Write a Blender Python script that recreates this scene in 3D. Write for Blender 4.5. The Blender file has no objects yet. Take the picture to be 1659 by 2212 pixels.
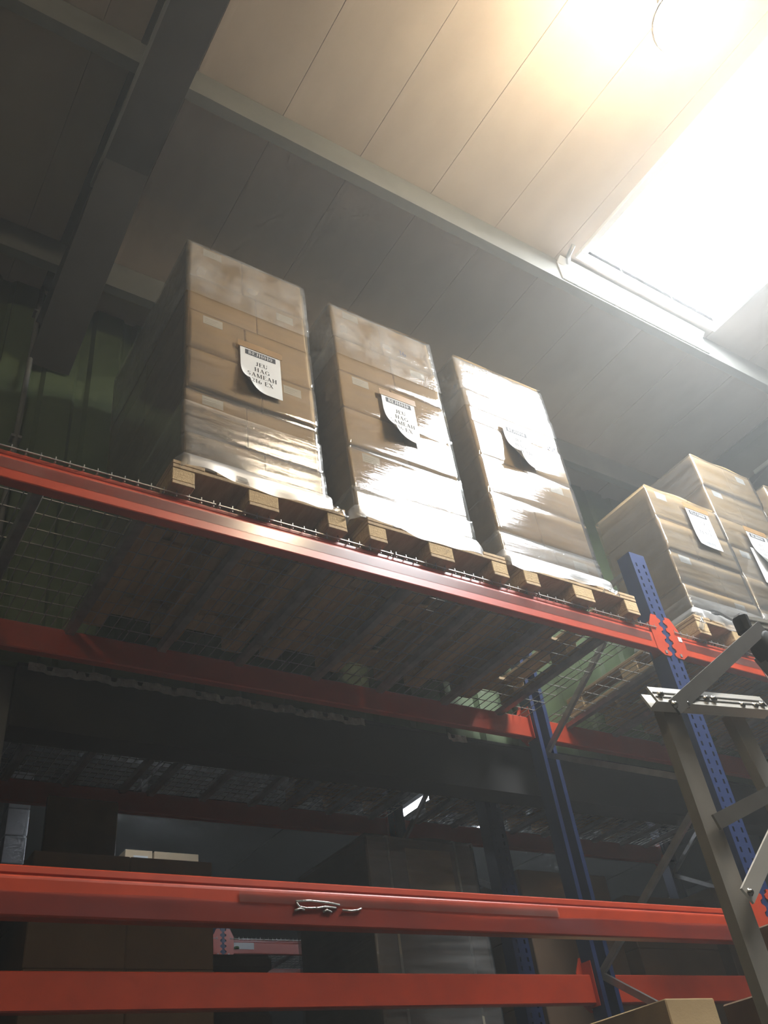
import bpy, math, random
from mathutils import Matrix, Vector
random.seed(7)
SC = bpy.context.scene
COL = SC.collection
E = 1.6                                   # eye height above the floor; measured heights are relative to it

# ---------------------------------------------------------------- camera
R = [[0.8369588579529555, 0.2546570728011167, 0.48440648774190803],
     [-0.5332219670285804, 0.5786998749201838, 0.6170743785359554],
     [-0.123183618928233, -0.7747620473666288, 0.620136731687467]]
cd = bpy.data.cameras.new('camera'); cam = bpy.data.objects.new('camera', cd); COL.objects.link(cam)
cam.matrix_world = Matrix(((R[0][0], -R[0][1], -R[0][2], 0), (R[1][0], -R[1][1], -R[1][2], 0),
                           (R[2][0], -R[2][1], -R[2][2], E), (0, 0, 0, 1)))
cd.sensor_fit = 'VERTICAL'; cd.sensor_height = 36; cd.lens = 1937.1 / 2212 * 36
cd.clip_start = .02; cd.clip_end = 200
SC.camera = cam

# ---------------------------------------------------------------- world, exposure
w = bpy.data.worlds.new('world'); SC.world = w; w.use_nodes = True
w.node_tree.nodes['Background'].inputs[0].default_value = (.55, .62, .7, 1)
w.node_tree.nodes['Background'].inputs[1].default_value = .6
SC.view_settings.view_transform = 'Standard'; SC.view_settings.look = 'None'
SC.view_settings.gamma = 1; SC.view_settings.use_curve_mapping = False
SC.view_settings.exposure = 0.32
SC.cycles.use_denoising = True; SC.cycles.use_light_tree = False
SC.cycles.max_bounces = 6; SC.cycles.diffuse_bounces = 3; SC.cycles.glossy_bounces = 3; SC.cycles.transparent_max_bounces = 10; SC.cycles.volume_bounces = 0
SC.cycles.use_adaptive_sampling = True; SC.cycles.adaptive_threshold = .08; SC.cycles.adaptive_min_samples = 12
SKY_L, LAMP_L, TUBE_L, GLARE_D = 44.0, 120.0, 34.0, 0.018

# ---------------------------------------------------------------- helpers
class MB:
    def __init__(s): s.v = []; s.f = []
    def box(s, x0, x1, y0, y1, z0, z1):
        n = len(s.v)
        s.v += [(x0,y0,z0),(x1,y0,z0),(x1,y1,z0),(x0,y1,z0),(x0,y0,z1),(x1,y0,z1),(x1,y1,z1),(x0,y1,z1)]
        s.f += [tuple(n+i for i in q) for q in ((0,3,2,1),(4,5,6,7),(0,1,5,4),(1,2,6,5),(2,3,7,6),(3,0,4,7))]
        return s
    def bbox(s, x0, x1, y0, y1, z0, z1, b=.004):        # box with chamfered edges
        n = len(s.v)
        xs, ys, zs = (x0, x1), (y0, y1), (z0, z1)
        idx = {}
        for i in (0,1):
            for j in (0,1):
                for k in (0,1):
                    for a in range(3):
                        p = [xs[i], ys[j], zs[k]]
                        for c, (q, lo) in enumerate(((i,0),(j,0),(k,0))):
                            if c != a: p[c] += b if q == 0 else -b
                        idx[i,j,k,a] = len(s.v); s.v.append(tuple(p))
        F = []
        for a in range(3):
            o = [c for c in range(3) if c != a]
            for e in (0,1):
                q = []
                for (m, k) in ((0,0),(1,0),(1,1),(0,1)):
                    t = [0,0,0]; t[a] = e; t[o[0]] = m; t[o[1]] = k; q.append(idx[t[0],t[1],t[2],a])
                F.append(q)
        for a in range(3):                                # edges running along axis a
            o = [c for c in range(3) if c != a]
            for m in (0,1):
                for k in (0,1):
                    q = []
                    for (e, ax) in ((0,o[0]),(0,o[1]),(1,o[1]),(1,o[0])):
                        t = [0,0,0]; t[a] = e; t[o[0]] = m; t[o[1]] = k; q.append(idx[t[0],t[1],t[2],ax])
                    F.append(q)
        for i in (0,1):
            for j in (0,1):
                for k in (0,1): F.append([idx[i,j,k,a] for a in range(3)])
        c = Vector(((x0+x1)/2, (y0+y1)/2, (z0+z1)/2))
        for q in F:
            P = [Vector(s.v[i]) for i in q]
            nn = (P[1]-P[0]).cross(P[2]-P[0])
            m = sum(P, Vector())/len(P)
            if nn.dot(m-c) < 0: q.reverse()
            s.f.append(tuple(q))
        return s
    def prism(s, prof, a0, a1, axis='x'):                # closed profile swept along an axis
        n = len(s.v); k = len(prof)
        mk = {'x': lambda a,p: (a,p[0],p[1]), 'y': lambda a,p: (p[0],a,p[1]), 'z': lambda a,p: (p[0],p[1],a)}[axis]
        for a in (a0, a1): s.v += [mk(a,p) for p in prof]
        for i in range(k):
            j = (i+1) % k
            s.f.append((n+i, n+j, n+k+j, n+k+i))
        s.f.append(tuple(n+i for i in reversed(range(k)))); s.f.append(tuple(n+k+i for i in range(k)))
        return s
    def tube(s, pts, r, seg=6, flat=None):
        pts = [Vector(p) for p in pts]; n = len(s.v); prev = None
        for i, p in enumerate(pts):
            d = (pts[min(i+1,len(pts)-1)] - pts[max(i-1,0)]).normalized()
            up = Vector((0,0,1)) if abs(d.z) < .9 else Vector((0,1,0))
            a = d.cross(up).normalized(); b = a.cross(d).normalized()
            rr = r[i] if isinstance(r, (list, tuple)) else r
            for k in range(seg):
                t = 2*math.pi*k/seg
                s.v.append(tuple(p + a*rr*math.cos(t) + b*rr*math.sin(t)))
        for i in range(len(pts)-1):
            for k in range(seg):
                j = (k+1) % seg
                s.f.append((n+i*seg+k, n+i*seg+j, n+(i+1)*seg+j, n+(i+1)*seg+k))
        s.f.append(tuple(n+k for k in reversed(range(seg)))); m = n+(len(pts)-1)*seg
        s.f.append(tuple(m+k for k in range(seg)))
        return s
    def bar(s, p, q, wx, wy, side=(0,1,0)):              # rectangular bar from p to q; wy measured along 'side'
        p, q = Vector(p), Vector(q); d = (q-p).normalized()
        b = Vector(side); b = (b - d*b.dot(d)).normalized(); a = d.cross(b)
        n = len(s.v)
        for o in (p, q):
            for (u, v) in ((-1,-1),(1,-1),(1,1),(-1,1)): s.v.append(tuple(o + a*u*wx/2 + b*v*wy/2))
        s.f += [tuple(n+i for i in t) for t in ((0,3,2,1),(4,5,6,7),(0,1,5,4),(1,2,6,5),(2,3,7,6),(3,0,4,7))]
        return s
    def lathe(s, prof, c=(0,0,0), seg=24):
        n = len(s.v); k = len(prof)
        for i in range(seg):
            t = 2*math.pi*i/seg
            for (r, z) in prof: s.v.append((c[0]+r*math.cos(t), c[1]+r*math.sin(t), c[2]+z))
        for i in range(seg):
            j = (i+1) % seg
            for m in range(k-1): s.f.append((n+i*k+m, n+j*k+m, n+j*k+m+1, n+i*k+m+1))
        return s
    def grid(s, fn, nu, nv):
        n = len(s.v)
        for j in range(nv+1):
            for i in range(nu+1): s.v.append(tuple(fn(i/nu, j/nv)))
        for j in range(nv):
            for i in range(nu):
                a = n+j*(nu+1)+i; s.f.append((a, a+1, a+nu+2, a+nu+1))
        return s
    def mesh(s, name, smooth=False):
        m = bpy.data.meshes.new(name); m.from_pydata(s.v, [], s.f); m.update()
        if smooth: m.polygons.foreach_set('use_smooth', [True]*len(m.polygons))
        return m
    def build(s, name, mat, parent=None, smooth=False, loc=None):
        return place(name, s.mesh(name, smooth), mat, parent, loc)

def place(name, mesh, mat, parent=None, loc=None):
    o = bpy.data.objects.new(name, mesh); COL.objects.link(o)
    if mat and not mesh.materials: mesh.materials.append(M[mat] if isinstance(mat, str) else mat)
    if parent: o.parent = parent
    if loc: o.location = loc
    return o
def tag(o, label=None, cat=None, group=None, kind=None):
    if label: o['label'] = label
    if cat: o['category'] = cat
    if group: o['group'] = group
    if kind: o['kind'] = kind
    return o
def empty(name, loc, label, cat, group=None, kind=None, rz=0):
    o = bpy.data.objects.new(name, None); COL.objects.link(o); o.location = loc; o.rotation_euler.z = rz
    o.empty_display_size = .1
    return tag(o, label, cat, group, kind)

# ---------------------------------------------------------------- materials
M = {}
def nt(name):
    m = bpy.data.materials.new(name); m.use_nodes = True; M[name] = m
    t = m.node_tree; return m, t, t.nodes['Principled BSDF'], t.nodes, t.links
def coords(t, scale=(1,1,1)):
    a = t.nodes.new('ShaderNodeTexCoord'); b = t.nodes.new('ShaderNodeMapping'); b.inputs['Scale'].default_value = scale
    t.links.new(a.outputs['Object'], b.inputs['Vector']); return b.outputs['Vector']
def noise(t, vec, scale, detail=4, rough=.55):
    n = t.nodes.new('ShaderNodeTexNoise'); n.inputs['Scale'].default_value = scale
    n.inputs['Detail'].default_value = detail; n.inputs['Roughness'].default_value = rough
    t.links.new(vec, n.inputs['Vector']); return n.outputs['Fac']
def ramp(t, fac, stops):
    r = t.nodes.new('ShaderNodeValToRGB'); el = r.color_ramp.elements
    el[0].position, el[0].color = stops[0][0], (*stops[0][1], 1)
    el[1].position, el[1].color = stops[-1][0], (*stops[-1][1], 1)
    for p, c in stops[1:-1]:
        e = el.new(p); e.color = (*c, 1)
    t.links.new(fac, r.inputs[0]); return r.outputs[0]
def bump(t, fac, dist, strength=1):
    b = t.nodes.new('ShaderNodeBump'); b.inputs['Strength'].default_value = strength; b.inputs['Distance'].default_value = dist
    t.links.new(fac, b.inputs['Height']); return b.outputs['Normal']
def simple(name, c0, c1=None, scale=6, rough=.6, metal=0, stretch=(1,1,1), bumpd=0, bscale=40, coat=0, spec=.5, crough=.15):
    m, t, p, N, L = nt(name)
    c1 = c1 or tuple(x*.8 for x in c0)
    v = coords(t, stretch)
    L.new(ramp(t, noise(t, v, scale), [(.3, c1), (.7, c0)]), p.inputs['Base Color'])
    p.inputs['Roughness'].default_value = rough; p.inputs['Metallic'].default_value = metal
    p.inputs['Specular IOR Level'].default_value = spec
    if coat: p.inputs['Coat Weight'].default_value = coat; p.inputs['Coat Roughness'].default_value = crough
    if bumpd: L.new(bump(t, noise(t, v, bscale, 3), bumpd), p.inputs['Normal'])
    return m
simple('orange_paint', (.50,.052,.014), (.42,.043,.012), 9, .38, coat=.5, crough=.22)
simple('blue_paint', (.012,.028,.10), (.010,.023,.085), 8, .45, coat=.15)
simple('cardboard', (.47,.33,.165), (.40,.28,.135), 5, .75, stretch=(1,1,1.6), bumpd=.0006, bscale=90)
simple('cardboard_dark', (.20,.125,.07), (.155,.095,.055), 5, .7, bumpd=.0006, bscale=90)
simple('cardboard_tan', (.62,.46,.27), (.56,.41,.23), 5, .7)
simple('carton_tape', (.30,.185,.085), (.25,.15,.07), 12, .35)
simple('paper', (.66,.66,.64), (.61,.61,.60), 4, .7)
simple('ink', (.03,.03,.035), None, 9, .7)
simple('pen_ink', (.10,.11,.16), None, 9, .7)
simple('label_print', (.45,.46,.47), None, 60, .7)
simple('wood', (.47,.335,.185), (.33,.225,.12), 7, .8, stretch=(3,.6,3), bumpd=.002, bscale=30)
simple('wood_block', (.52,.38,.20), (.40,.28,.145), 30, .9, stretch=(2,2,2), bumpd=.003, bscale=70)
simple('roof_board', (.60,.515,.435), (.50,.42,.35), 2.2, .8, stretch=(1,.5,1), bumpd=.001, bscale=25)
simple('roof_steel', (.20,.19,.175), (.16,.15,.14), 3, .55)
simple('rafter_paint', (.11,.105,.105), (.085,.08,.08), 3, .6)
simple('purlin_steel', (.24,.245,.225), (.19,.195,.18), 3, .55)
simple("green_clad", (.095,.135,.058), (.08,.112,.05), 3, .6)
simple('dark_steel', (.035,.033,.031), (.026,.024,.023), 3, .9, spec=.2)
simple('glint_foil', (.75,.75,.71), (.5,.5,.48), 30, .3, metal=.3, stretch=(1,1,1), bumpd=.006, bscale=60)  # pale colour imitates lamp glare and light through a gap
simple('galv', (.42,.42,.41), (.3,.3,.29), 14, .42, metal=.65)
simple('wire', (.40,.39,.36), None, 20, .4, metal=.5)
simple('wall_paint', (.20,.20,.19), (.16,.16,.155), 2, .85)
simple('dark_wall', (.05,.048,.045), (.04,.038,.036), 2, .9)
simple('white_paint', (.78,.79,.80), (.66,.67,.69), 2.5, .7)
simple('concrete', (.085,.08,.075), (.065,.062,.058), 2, .7)
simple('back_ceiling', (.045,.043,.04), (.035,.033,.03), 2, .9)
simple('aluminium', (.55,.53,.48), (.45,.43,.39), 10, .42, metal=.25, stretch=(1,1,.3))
simple('alu_lit', (.92,.90,.84), (.84,.82,.76), 12, .42, metal=.25, stretch=(.3,1,1))  # paler copy of the aluminium, lamp light put into its colour
simple('alu_shadow', (.30,.29,.27), (.24,.23,.215), 10, .45, metal=.5)  # darker copy of the aluminium, shade put into its colour
simple('rubber', (.018,.018,.018), None, 9, .7)
simple('bolt', (.55,.54,.5), None, 20, .25, metal=.9)
simple('grey_plate', (.38,.38,.37), (.28,.28,.275), 40, .5, metal=.3)
simple('strap', (.45,.40,.30), None, 9, .4)
simple('dark_cloth', (.05,.042,.038), (.035,.03,.028), 9, .9)
simple('sign_green', (.10,.22,.06), (.06,.14,.04), 30, .6)
def emit(name, c, s):
    m, t, p, N, L = nt(name); N.remove(p)
    e = N.new('ShaderNodeEmission'); e.inputs[0].default_value = (*c, 1); e.inputs[1].default_value = s
    L.new(e.outputs[0], N['Material Output'].inputs[0]); return m
emit('skylight_glow', (.93, .97, 1.0), SKY_L)
emit('lamp_glow', (1.0, .83, .58), LAMP_L)
emit('tube_glow', (.80, .88, 1.0), TUBE_L)
def film(name, gloss, milk, rough, bdist, bscale, stretch, milk_c=(.8,.8,.78), fres=1.0):
    m, t, p, N, L = nt(name); N.remove(p); out = N['Material Output']
    v = coords(t, stretch); n1 = noise(t, v, bscale, 5, .6)
    nor = bump(t, n1, bdist)
    tr = N.new('ShaderNodeBsdfTransparent'); tr.inputs[0].default_value = (.97,.97,.96,1)
    df = N.new('ShaderNodeBsdfDiffuse'); df.inputs[0].default_value = (*milk_c,1)
    gl = N.new('ShaderNodeBsdfGlossy'); gl.inputs['Roughness'].default_value = rough; gl.inputs[0].default_value = (1,1,1,1)
    L.new(nor, gl.inputs['Normal'])
    r = N.new('ShaderNodeMapRange'); r.inputs['From Min'].default_value = .35; r.inputs['From Max'].default_value = .7
    r.inputs['To Min'].default_value = milk*.4; r.inputs['To Max'].default_value = milk*1.6
    L.new(noise(t, coords(t, (stretch[0], stretch[1], stretch[2]*.6)), bscale*.5, 3), r.inputs['Value'])
    a = N.new('ShaderNodeMixShader'); L.new(r.outputs[0], a.inputs[0]); L.new(tr.outputs[0], a.inputs[1]); L.new(df.outputs[0], a.inputs[2])
    fr = N.new('ShaderNodeFresnel'); fr.inputs['IOR'].default_value = 1.45
    ma = N.new('ShaderNodeMath'); ma.operation = 'MULTIPLY_ADD'; ma.inputs[1].default_value = fres; ma.inputs[2].default_value = gloss
    L.new(fr.outputs[0], ma.inputs[0]); ma.use_clamp = True
    b = N.new('ShaderNodeMixShader'); L.new(ma.outputs[0], b.inputs[0]); L.new(a.outputs[0], b.inputs[1]); L.new(gl.outputs[0], b.inputs[2])
    L.new(b.outputs[0], out.inputs[0]); return m
film('stretch_film', .065, .07, .07, .0008, 7, (.5, .5, 9))
film('film_dense', .10, .16, .12, .002, 8, (.6, .6, 9))
film('film_loose', .08, .22, .14, .006, 14, (1, 1, 1.5))
film('film_skirt', .0, .12, .45, .003, 10, (.5, .5, 4), (.5,.47,.41), .35)
film('clear_tape', .015, .07, .22, .0002, 14, (.5, 1, 1), (.75,.58,.52), .8)
film('clear_cover', .0, .22, .16, .0005, 9, (.5, 1, 1), (.16,.08,.09), .5)

# ================================================================ THE SETTING
RZ = E + 5.10          # underside of the roof boards
PZ = E + 4.85          # underside of the purlins
WY = 4.02              # face of the green cladding wall
X0, X1, Y0, Y1, BY1 = -5.0, 13.0, -12.0, 4.30, 12.2
BC = E + 3.75          # ceiling of the hall behind
floor = tag(MB().box(X0, X1, Y0, BY1, -.2, 0).build('floor', 'concrete'), kind='structure')
tag(floor, 'grey concrete warehouse floor')

ceiling = empty('ceiling', (0, 0, RZ), 'pale board roof lining carried on steel purlins', None, kind='structure')
SKX0, SKX1, SKY0, SKY1 = 3.74, 5.10, -.1, 2.06
px = [1.45 + .53*k for k in range(-12, 22)]
px = [X0] + [p for p in px if p > X0 + .1 and p < X1 - .1] + [X1]
for a, b in zip(px[:-1], px[1:]):
    g = .0012
    def panel(x0, x1, y0, y1):
        m = MB()
        m.prism([(x0+g, 0), (x1-g, 0), (x1-g, .05), (x0+g, .05)], y0, y1, 'y')
        m.prism([(x0+g, -.0015), (x0+g+.02, -.0015), (x0+g+.06, .001), (x0+g, .001)], y0, y1, 'y')
        m.build('roof_panel', 'roof_board', ceiling)
    if b <= SKX0 or a >= SKX1: panel(a, b, Y0, Y1)
    else:
        panel(a, b, Y0, SKY0); panel(a, b, SKY1, Y1)
        if a < SKX0: panel(a, SKX0, SKY0, SKY1)
        if b > SKX1: panel(SKX1, b, SKY0, SKY1)
MB().box(X0, X1, Y0, SKY0, .051, .12).box(X0, X1, SKY1, Y1, .051, .12).box(X0, SKX0, SKY0, SKY1, .051, .12).box(SKX1, X1, SKY0, SKY1, .051, .12).build('roof_deck', 'roof_steel', ceiling)
def channel(y, zb, zt, t=.008, fl=.065):   # C-section purlin, web facing the aisle
    return [(y, zb), (y+fl, zb), (y+fl, zb+.02), (y+fl-t, zb+.02), (y+fl-t, zb+t), (y+t, zb+t), (y+t, zt-t), (y+fl, zt-t), (y+fl, zt), (y, zt)]
for y in (-9.35, -7.95, -6.5, -5.05, -3.6, -2.15, -.7, 2.20, 3.60):
    MB().prism(channel(y, PZ-RZ, -.005), X0, X1, 'x').build('purlin', 'purlin_steel', ceiling)
# deep rafter running into the wall, wide bottom flange, haunch at the wall
def rafter(xl, xr):
    zb = E + 4.70 - RZ; xc = (xl+xr)/2
    m = MB()
    m.box(xl, xr, Y0, WY-.02, zb, zb+.018).box(xc-.006, xc+.006, Y0, WY-.02, zb+.018, -.02).box(xl, xr, Y0, WY-.02, -.02, -.004)
    o = m.build('rafter', 'rafter_paint', ceiling)
    h = MB()
    h.prism([(2.7, zb), (WY-.02, zb-.34), (WY-.02, zb-.322), (2.7, zb+.001)], xl, xr, 'x')
    h.prism([(2.7, zb), (WY-.02, zb-.322), (WY-.02, zb)], xc-.006, xc+.006, 'x')
    h.build('haunch', 'rafter_paint', o)
    MB().box(xl-.012, xl+.004, Y0, 2.9, zb-.006, zb+.03).build('edge_trim', 'purlin_steel', o)
rafter(.597, .845); rafter(6.4, 6.65); rafter(-4.6, -4.35)

# skylight
sky = empty('window_1', (0, 0, RZ), 'bright rectangular roof skylight glowing white with daylight', None, kind='structure')
fw = .055
for (a, b, c, d) in ((SKX0-fw, SKX1+fw, SKY1, SKY1+fw), (SKX0-fw, SKX1+fw, SKY0-fw, SKY0), (SKX0-fw, SKX0, SKY0, SKY1), (SKX1, SKX1+fw, SKY0, SKY1)):
    MB().bbox(a, b, c, d, -.03, .12, .004).build('window_frame', 'white_paint', sky)
MB().box(SKX0, SKX1, SKY0, SKY1, .06, .075).build('pane', 'skylight_glow', sky)
MB().prism([(2.196, -.235), (2.188, -.235), (2.188, -.06), (2.15, -.03), (2.15, -.024), (2.196, -.05)], SKX0-.17, SKX1-.02, 'x').build('kerb_lit_strip', 'white_paint', sky)  # white kerb edge; skylight's light on the purlin put into its paint
MB().tube([(SKX0-.14, SKY1-.02, -.03), (SKX0-.13, SKY1+.05, -.05), (SKX0-.09, SKY1+.1, -.06)], .016, 8).build('opener_rod', 'galv', sky, True)

# wall of green sheet cladding above the opening
wall = empty('wall_back', (0, WY, 0), 'dark green ribbed sheet cladding wall behind the tall rack', None, kind='structure')
LZ0, LZ1 = E + 2.00, E + 2.33            # lintel
def clad_prof(n, pitch, d=.028):
    p = []
    for k in range(n):
        x = k*pitch
        p += [(x, 0), (x+pitch*.62, 0), (x+pitch*.70, d), (x+pitch*.90, d), (x+pitch*.985, 0)]
    return p
n_rib, pitch = 4, .27
cp = clad_prof(n_rib, pitch)
pw = n_rib*pitch
xk = -5.0 + .05
while xk < X1 - .1:
    w_ = pw
    front = [(x, y) for x, y in cp if x <= w_] + [(w_-.004, 0)]
    m = MB()
    zb = LZ1 if xk + w_ > .83 else 0.0
    prof = front + [(w_-.004, .045), (0, .045)]
    m.prism(prof, zb, RZ-.001, 'z')
    m.build('cladding_panel', 'green_clad', wall, loc=(xk, 0, 0))
    xk += pw
tag(MB().box(X0, .80, WY+.05, WY+.25, 0, RZ).build('wall_side', 'wall_paint'), 'grey wall left of the opening under the cladding', kind='structure')
MB().box(.80, X1, .05, .25, LZ1, RZ-WY*0).build('backing_sheet', 'dark_steel', wall)
lint = tag(MB().prism([(WY-.01, LZ0), (WY+.16, LZ0), (WY+.16, LZ0+.02), (WY+.085, LZ0+.02), (WY+.085, LZ1-.02), (WY+.16, LZ1-.02), (WY+.16, LZ1), (WY-.01, LZ1), (WY-.01, LZ1-.02), (WY+.065, LZ1-.02), (WY+.065, LZ0+.02), (WY-.01, LZ0+.02)], .80, X1, 'x').build('trim_1', 'dark_steel'),
           'dark steel lintel beam spanning the opening below the green wall', kind='structure')
MB().box(.80, X1, WY-.005, WY+.065, LZ0+.02, LZ1-.02).build('web_infill', 'dark_steel', lint)
for (a, b) in ((.845, 2.2), (2.2, 2.76), (3.36, 3.50)):
    def fs(u, v, a=a, b=b):
        x = a + (b-a)*u
        return (x, WY-.018 + .006*math.sin(x*41) - .004*math.sin(x*97+1) + .004*v, LZ1-.045 + .048*v + .003*math.sin(x*23))
    MB().grid(fs, 120, 3).build('slot_light_strip', 'glint_foil', lint, True)  # pale strips imitating light through the gap above the lintel
pole = tag(MB().tube([(.604, WY-.045, E+2.1), (.604, WY-.045, E+5.06)], .016, 10).build('wall_pipe', 'purlin_steel', None, True),
           'thin pale vertical pipe fixed to the dark green cladding wall', 'pipe')
for zz in (2.6, 3.7, 4.8):
    MB().box(.575, .633, WY-.06, WY-.001, E+zz, E+zz+.02).build('pipe_clip', 'galv', pole)

tag(MB().box(X0-.2, X0, Y0, BY1, 0, RZ).build('wall_left', 'wall_paint'), 'grey left wall of the hall', kind='structure')
tag(MB().box(X1, X1+.2, Y0, BY1, 0, RZ).build('wall_right', 'wall_paint'), 'grey right wall of the hall', kind='structure')
tag(MB().box(X0, X1, Y0-.2, Y0, 0, RZ).build('wall_front', 'wall_paint'), 'grey wall across the aisle', kind='structure')
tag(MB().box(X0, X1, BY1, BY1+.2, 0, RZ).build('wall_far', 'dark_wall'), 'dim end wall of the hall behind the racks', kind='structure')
back_c = empty('ceiling_back', (0, 0, BC), 'low dark ceiling of the hall behind', None, kind='structure')
for k in range(9):
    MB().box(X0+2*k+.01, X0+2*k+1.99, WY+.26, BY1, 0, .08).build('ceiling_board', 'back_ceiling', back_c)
# white column in the hall behind
colm = empty('trim_2', (1.875, 8.5, 0), 'white painted block column standing behind the rear rack', None, kind='structure')
zz = 0; k = 0
while zz < BC - .02:
    h = min(.245, BC - zz)
    MB().bbox(-.100 - (.001 if k % 2 else 0), .092, -.1, .1, zz, zz+h-.006, .004).build('block', 'white_paint', colm); zz += .25; k += 1

# ================================================================ LAMPS
def highbay(x, y, z, label):
    t = empty('high_bay_lamp', (x, y, z), label, 'lamp', 'high bay lamps')
    MB().lathe([(.0, .0), (.07, -.012), (.13, .005), (.165, .04), (.172, .08), (.15, .15), (.11, .2), (.06, .22), (0, .22)], seg=28).build('glowing_diffuser', 'lamp_glow', t, True)
    MB().lathe([(.0, .36), (.065, .36), (.075, .345), (.075, .235), (.065, .222), (0, .222)], seg=20).build('ballast_housing', 'grey_plate', t, True)
    MB().tube([(0, 0, .36), (0, 0, RZ - z - .012)], .006, 6).build('hanging_rod', 'galv', t)
    MB().lathe([(.176, .075), (.182, .085), (.176, .095)], seg=28).build('rim_ring', 'galv', t, True)
    return t
highbay(2.74, .51, E + 4.30, 'glaring warm high bay lamp at the top right near the skylight')
highbay(-1.4, -1.6, E + 4.45, 'warm high bay lamp farther back along the aisle, behind the viewer')
def batten(x, y, z, ln, label, rz=0):
    t = empty('strip_light', (x, y, z), label, 'strip light', 'strip lights in the hall behind', rz=rz)
    MB().tube([(0, -ln/2, 0), (0, ln/2, 0)], .02, 10).build('tube', 'tube_glow', t, True)
    MB().prism([(-.05, .025), (.05, .025), (.03, .08), (-.03, .08)], -ln/2-.02, ln/2+.02, 'y').build('batten_body', 'white_paint', t)
    for s in (-1, 1): MB().box(-.022, .022, s*ln/2-.012, s*ln/2+.012, -.022, .03).build('lamp_holder', 'white_paint', t)
    MB().box(-.02, .02, -.03, .03, .08, BC - z).build('stem', 'galv', t)
batten(3.0, 8.3, E+3.46, 1.5, 'bluish strip light above the left of the rear aisle', math.pi/2)
batten(5.7, 7.1, E+3.45, 1.6, 'bluish strip light seen through the gap right of the wrapped load')
batten(6.9, 7.25, E+3.45, 1.6, 'bluish strip light glimpsed behind the dark rear upright')
batten(8.1, 7.3, E+3.45, 1.6, 'bluish strip light glimpsed farthest right under the rear deck')

# ================================================================ RACKS
BH = .143
def beam_prof(h=BH, d=.052):
    b = .006
    return [(b, 0), (d-b, 0), (d, b), (d, h-b), (d-b, h), (.014, h), (.008, h-.005), (.007, h-.022), (.0115, h-.0255), (.0115, h-.028), (.0045, h-.031), (.001, h-.036), (0, h-.042), (0, b), (.002, .002)]
def add_beam(rack, x0, x1, y, ztop, front=True, conn=(True, True), label=None):
    """beam face at y; front=True faces the aisle (-Y)"""
    p = beam_prof()
    if not front: p = [(.052-a, z) for a, z in reversed(p)]
    o = MB().prism([(y+a, ztop-BH+z) for a, z in p], x0, x1, 'x').build('beam', 'orange_paint', rack)
    for side, on in ((-1, conn[0]), (1, conn[1])):
        if not on: continue
        xe = x0 if side < 0 else x1
        # toothed end plate lapping over the upright's face, plus its return flange
        z0, z1 = ztop-.175, ztop+.095
        pts = [(xe - side*.055, z0+.03), (xe - side*.055, z1-.075), (xe - side*.012, z1)]
        nz = 10
        for i in range(nz+1):
            zz = z1 + (z0-z1)*i/nz
            off = (.030, .052)[i % 2] if i not in (0, nz) else .03
            pts.append((xe + side*off, zz)); 
            if i < nz: pts.append((xe + side*off, zz + (z0-z1)/nz*.55))
        pts.append((xe - side*.012, z0))
        yy = y-.005 if front else y+.052
        if side < 0: pts = list(reversed(pts))
        MB().prism(pts, yy, yy+.005, 'y').build('connector_plate', 'orange_paint', o)
        MB().box(min(xe - side*.004, xe-side*.009), max(xe - side*.004, xe-side*.009), (yy+.0051) if front else yy-.075, (yy+.085) if front else yy-.0001, z0+.02, z1-.03).build('connector_flange', 'orange_paint', o)
        MB().box(xe+side*.004-.008, xe+side*.004+.008, yy-.004, yy, z0+.012, z0+.03).build('lock_pin', 'galv', o)
    return o
def upright_mesh(h, w=.13, d=.10):
    m = MB()
    xs = [0, .026, .040, .090, .104, w]
    zs = []; zz = .05
    rows = []
    z_prev = 0
    while zz < h-.06:
        rows.append((z_prev, zz, False)); rows.append((zz, zz+.026, True)); z_prev = zz+.026; zz += .05
    rows.append((z_prev, h, False))
    t = .004
    for (a, b, hole) in rows:
        cells = [(0,1),(2,3),(4,5)] if hole else [(0,5)]
        for (i, j) in cells:
            m.box(xs[i], xs[j], 0, t, a, b)
    for (xa, xb) in ((0, t), (w-t, w)): m.box(xa, xb, t, d, 0, h)
    m.box(t, .03, d-t, d, 0, h); m.box(w-.03, w-t, d-t, d, 0, h)
    return m.mesh('upright_post')
UM = {}
def add_upright(rack, x, y, h, flip=False, w=.13):
    if (h, flip) not in UM: 
        me = upright_mesh(h)
        if flip:
            for v in me.vertices: v.co.y = -v.co.y
            me.flip_normals()
        UM[h, flip] = me
    o = place('upright_post', UM[h, flip], 'blue_paint', rack, (x, y, 0))
    ya, yb = (-.02, .12) if not flip else (-.12, .02)
    MB().box(-.02, .15, ya, yb, 0, .008).build('base_plate', 'galv', o)
    return o
def add_frame_braces(rack, x, y0, y1, h):
    zz, up = .22+E-1.36-.0, True
    lev = [E-1.13, E+.22, E+.93, E+1.58, E+2.2, E+2.85]
    a, b = y0+.06, y1-.06
    ends = [b, a, b, a, b, a]
    for i in range(len(lev)-1):
        MB().bar((x, ends[i], lev[i]), (x, ends[i+1], lev[i+1]), .035, .022, (1,0,0)).build('brace', 'galv', rack)
    for z_ in (E+2.93, E-1.3): MB().bar((x, a, z_), (x, b, z_), .035, .022, (1,0,0)).build('brace', 'galv', rack)

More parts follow.
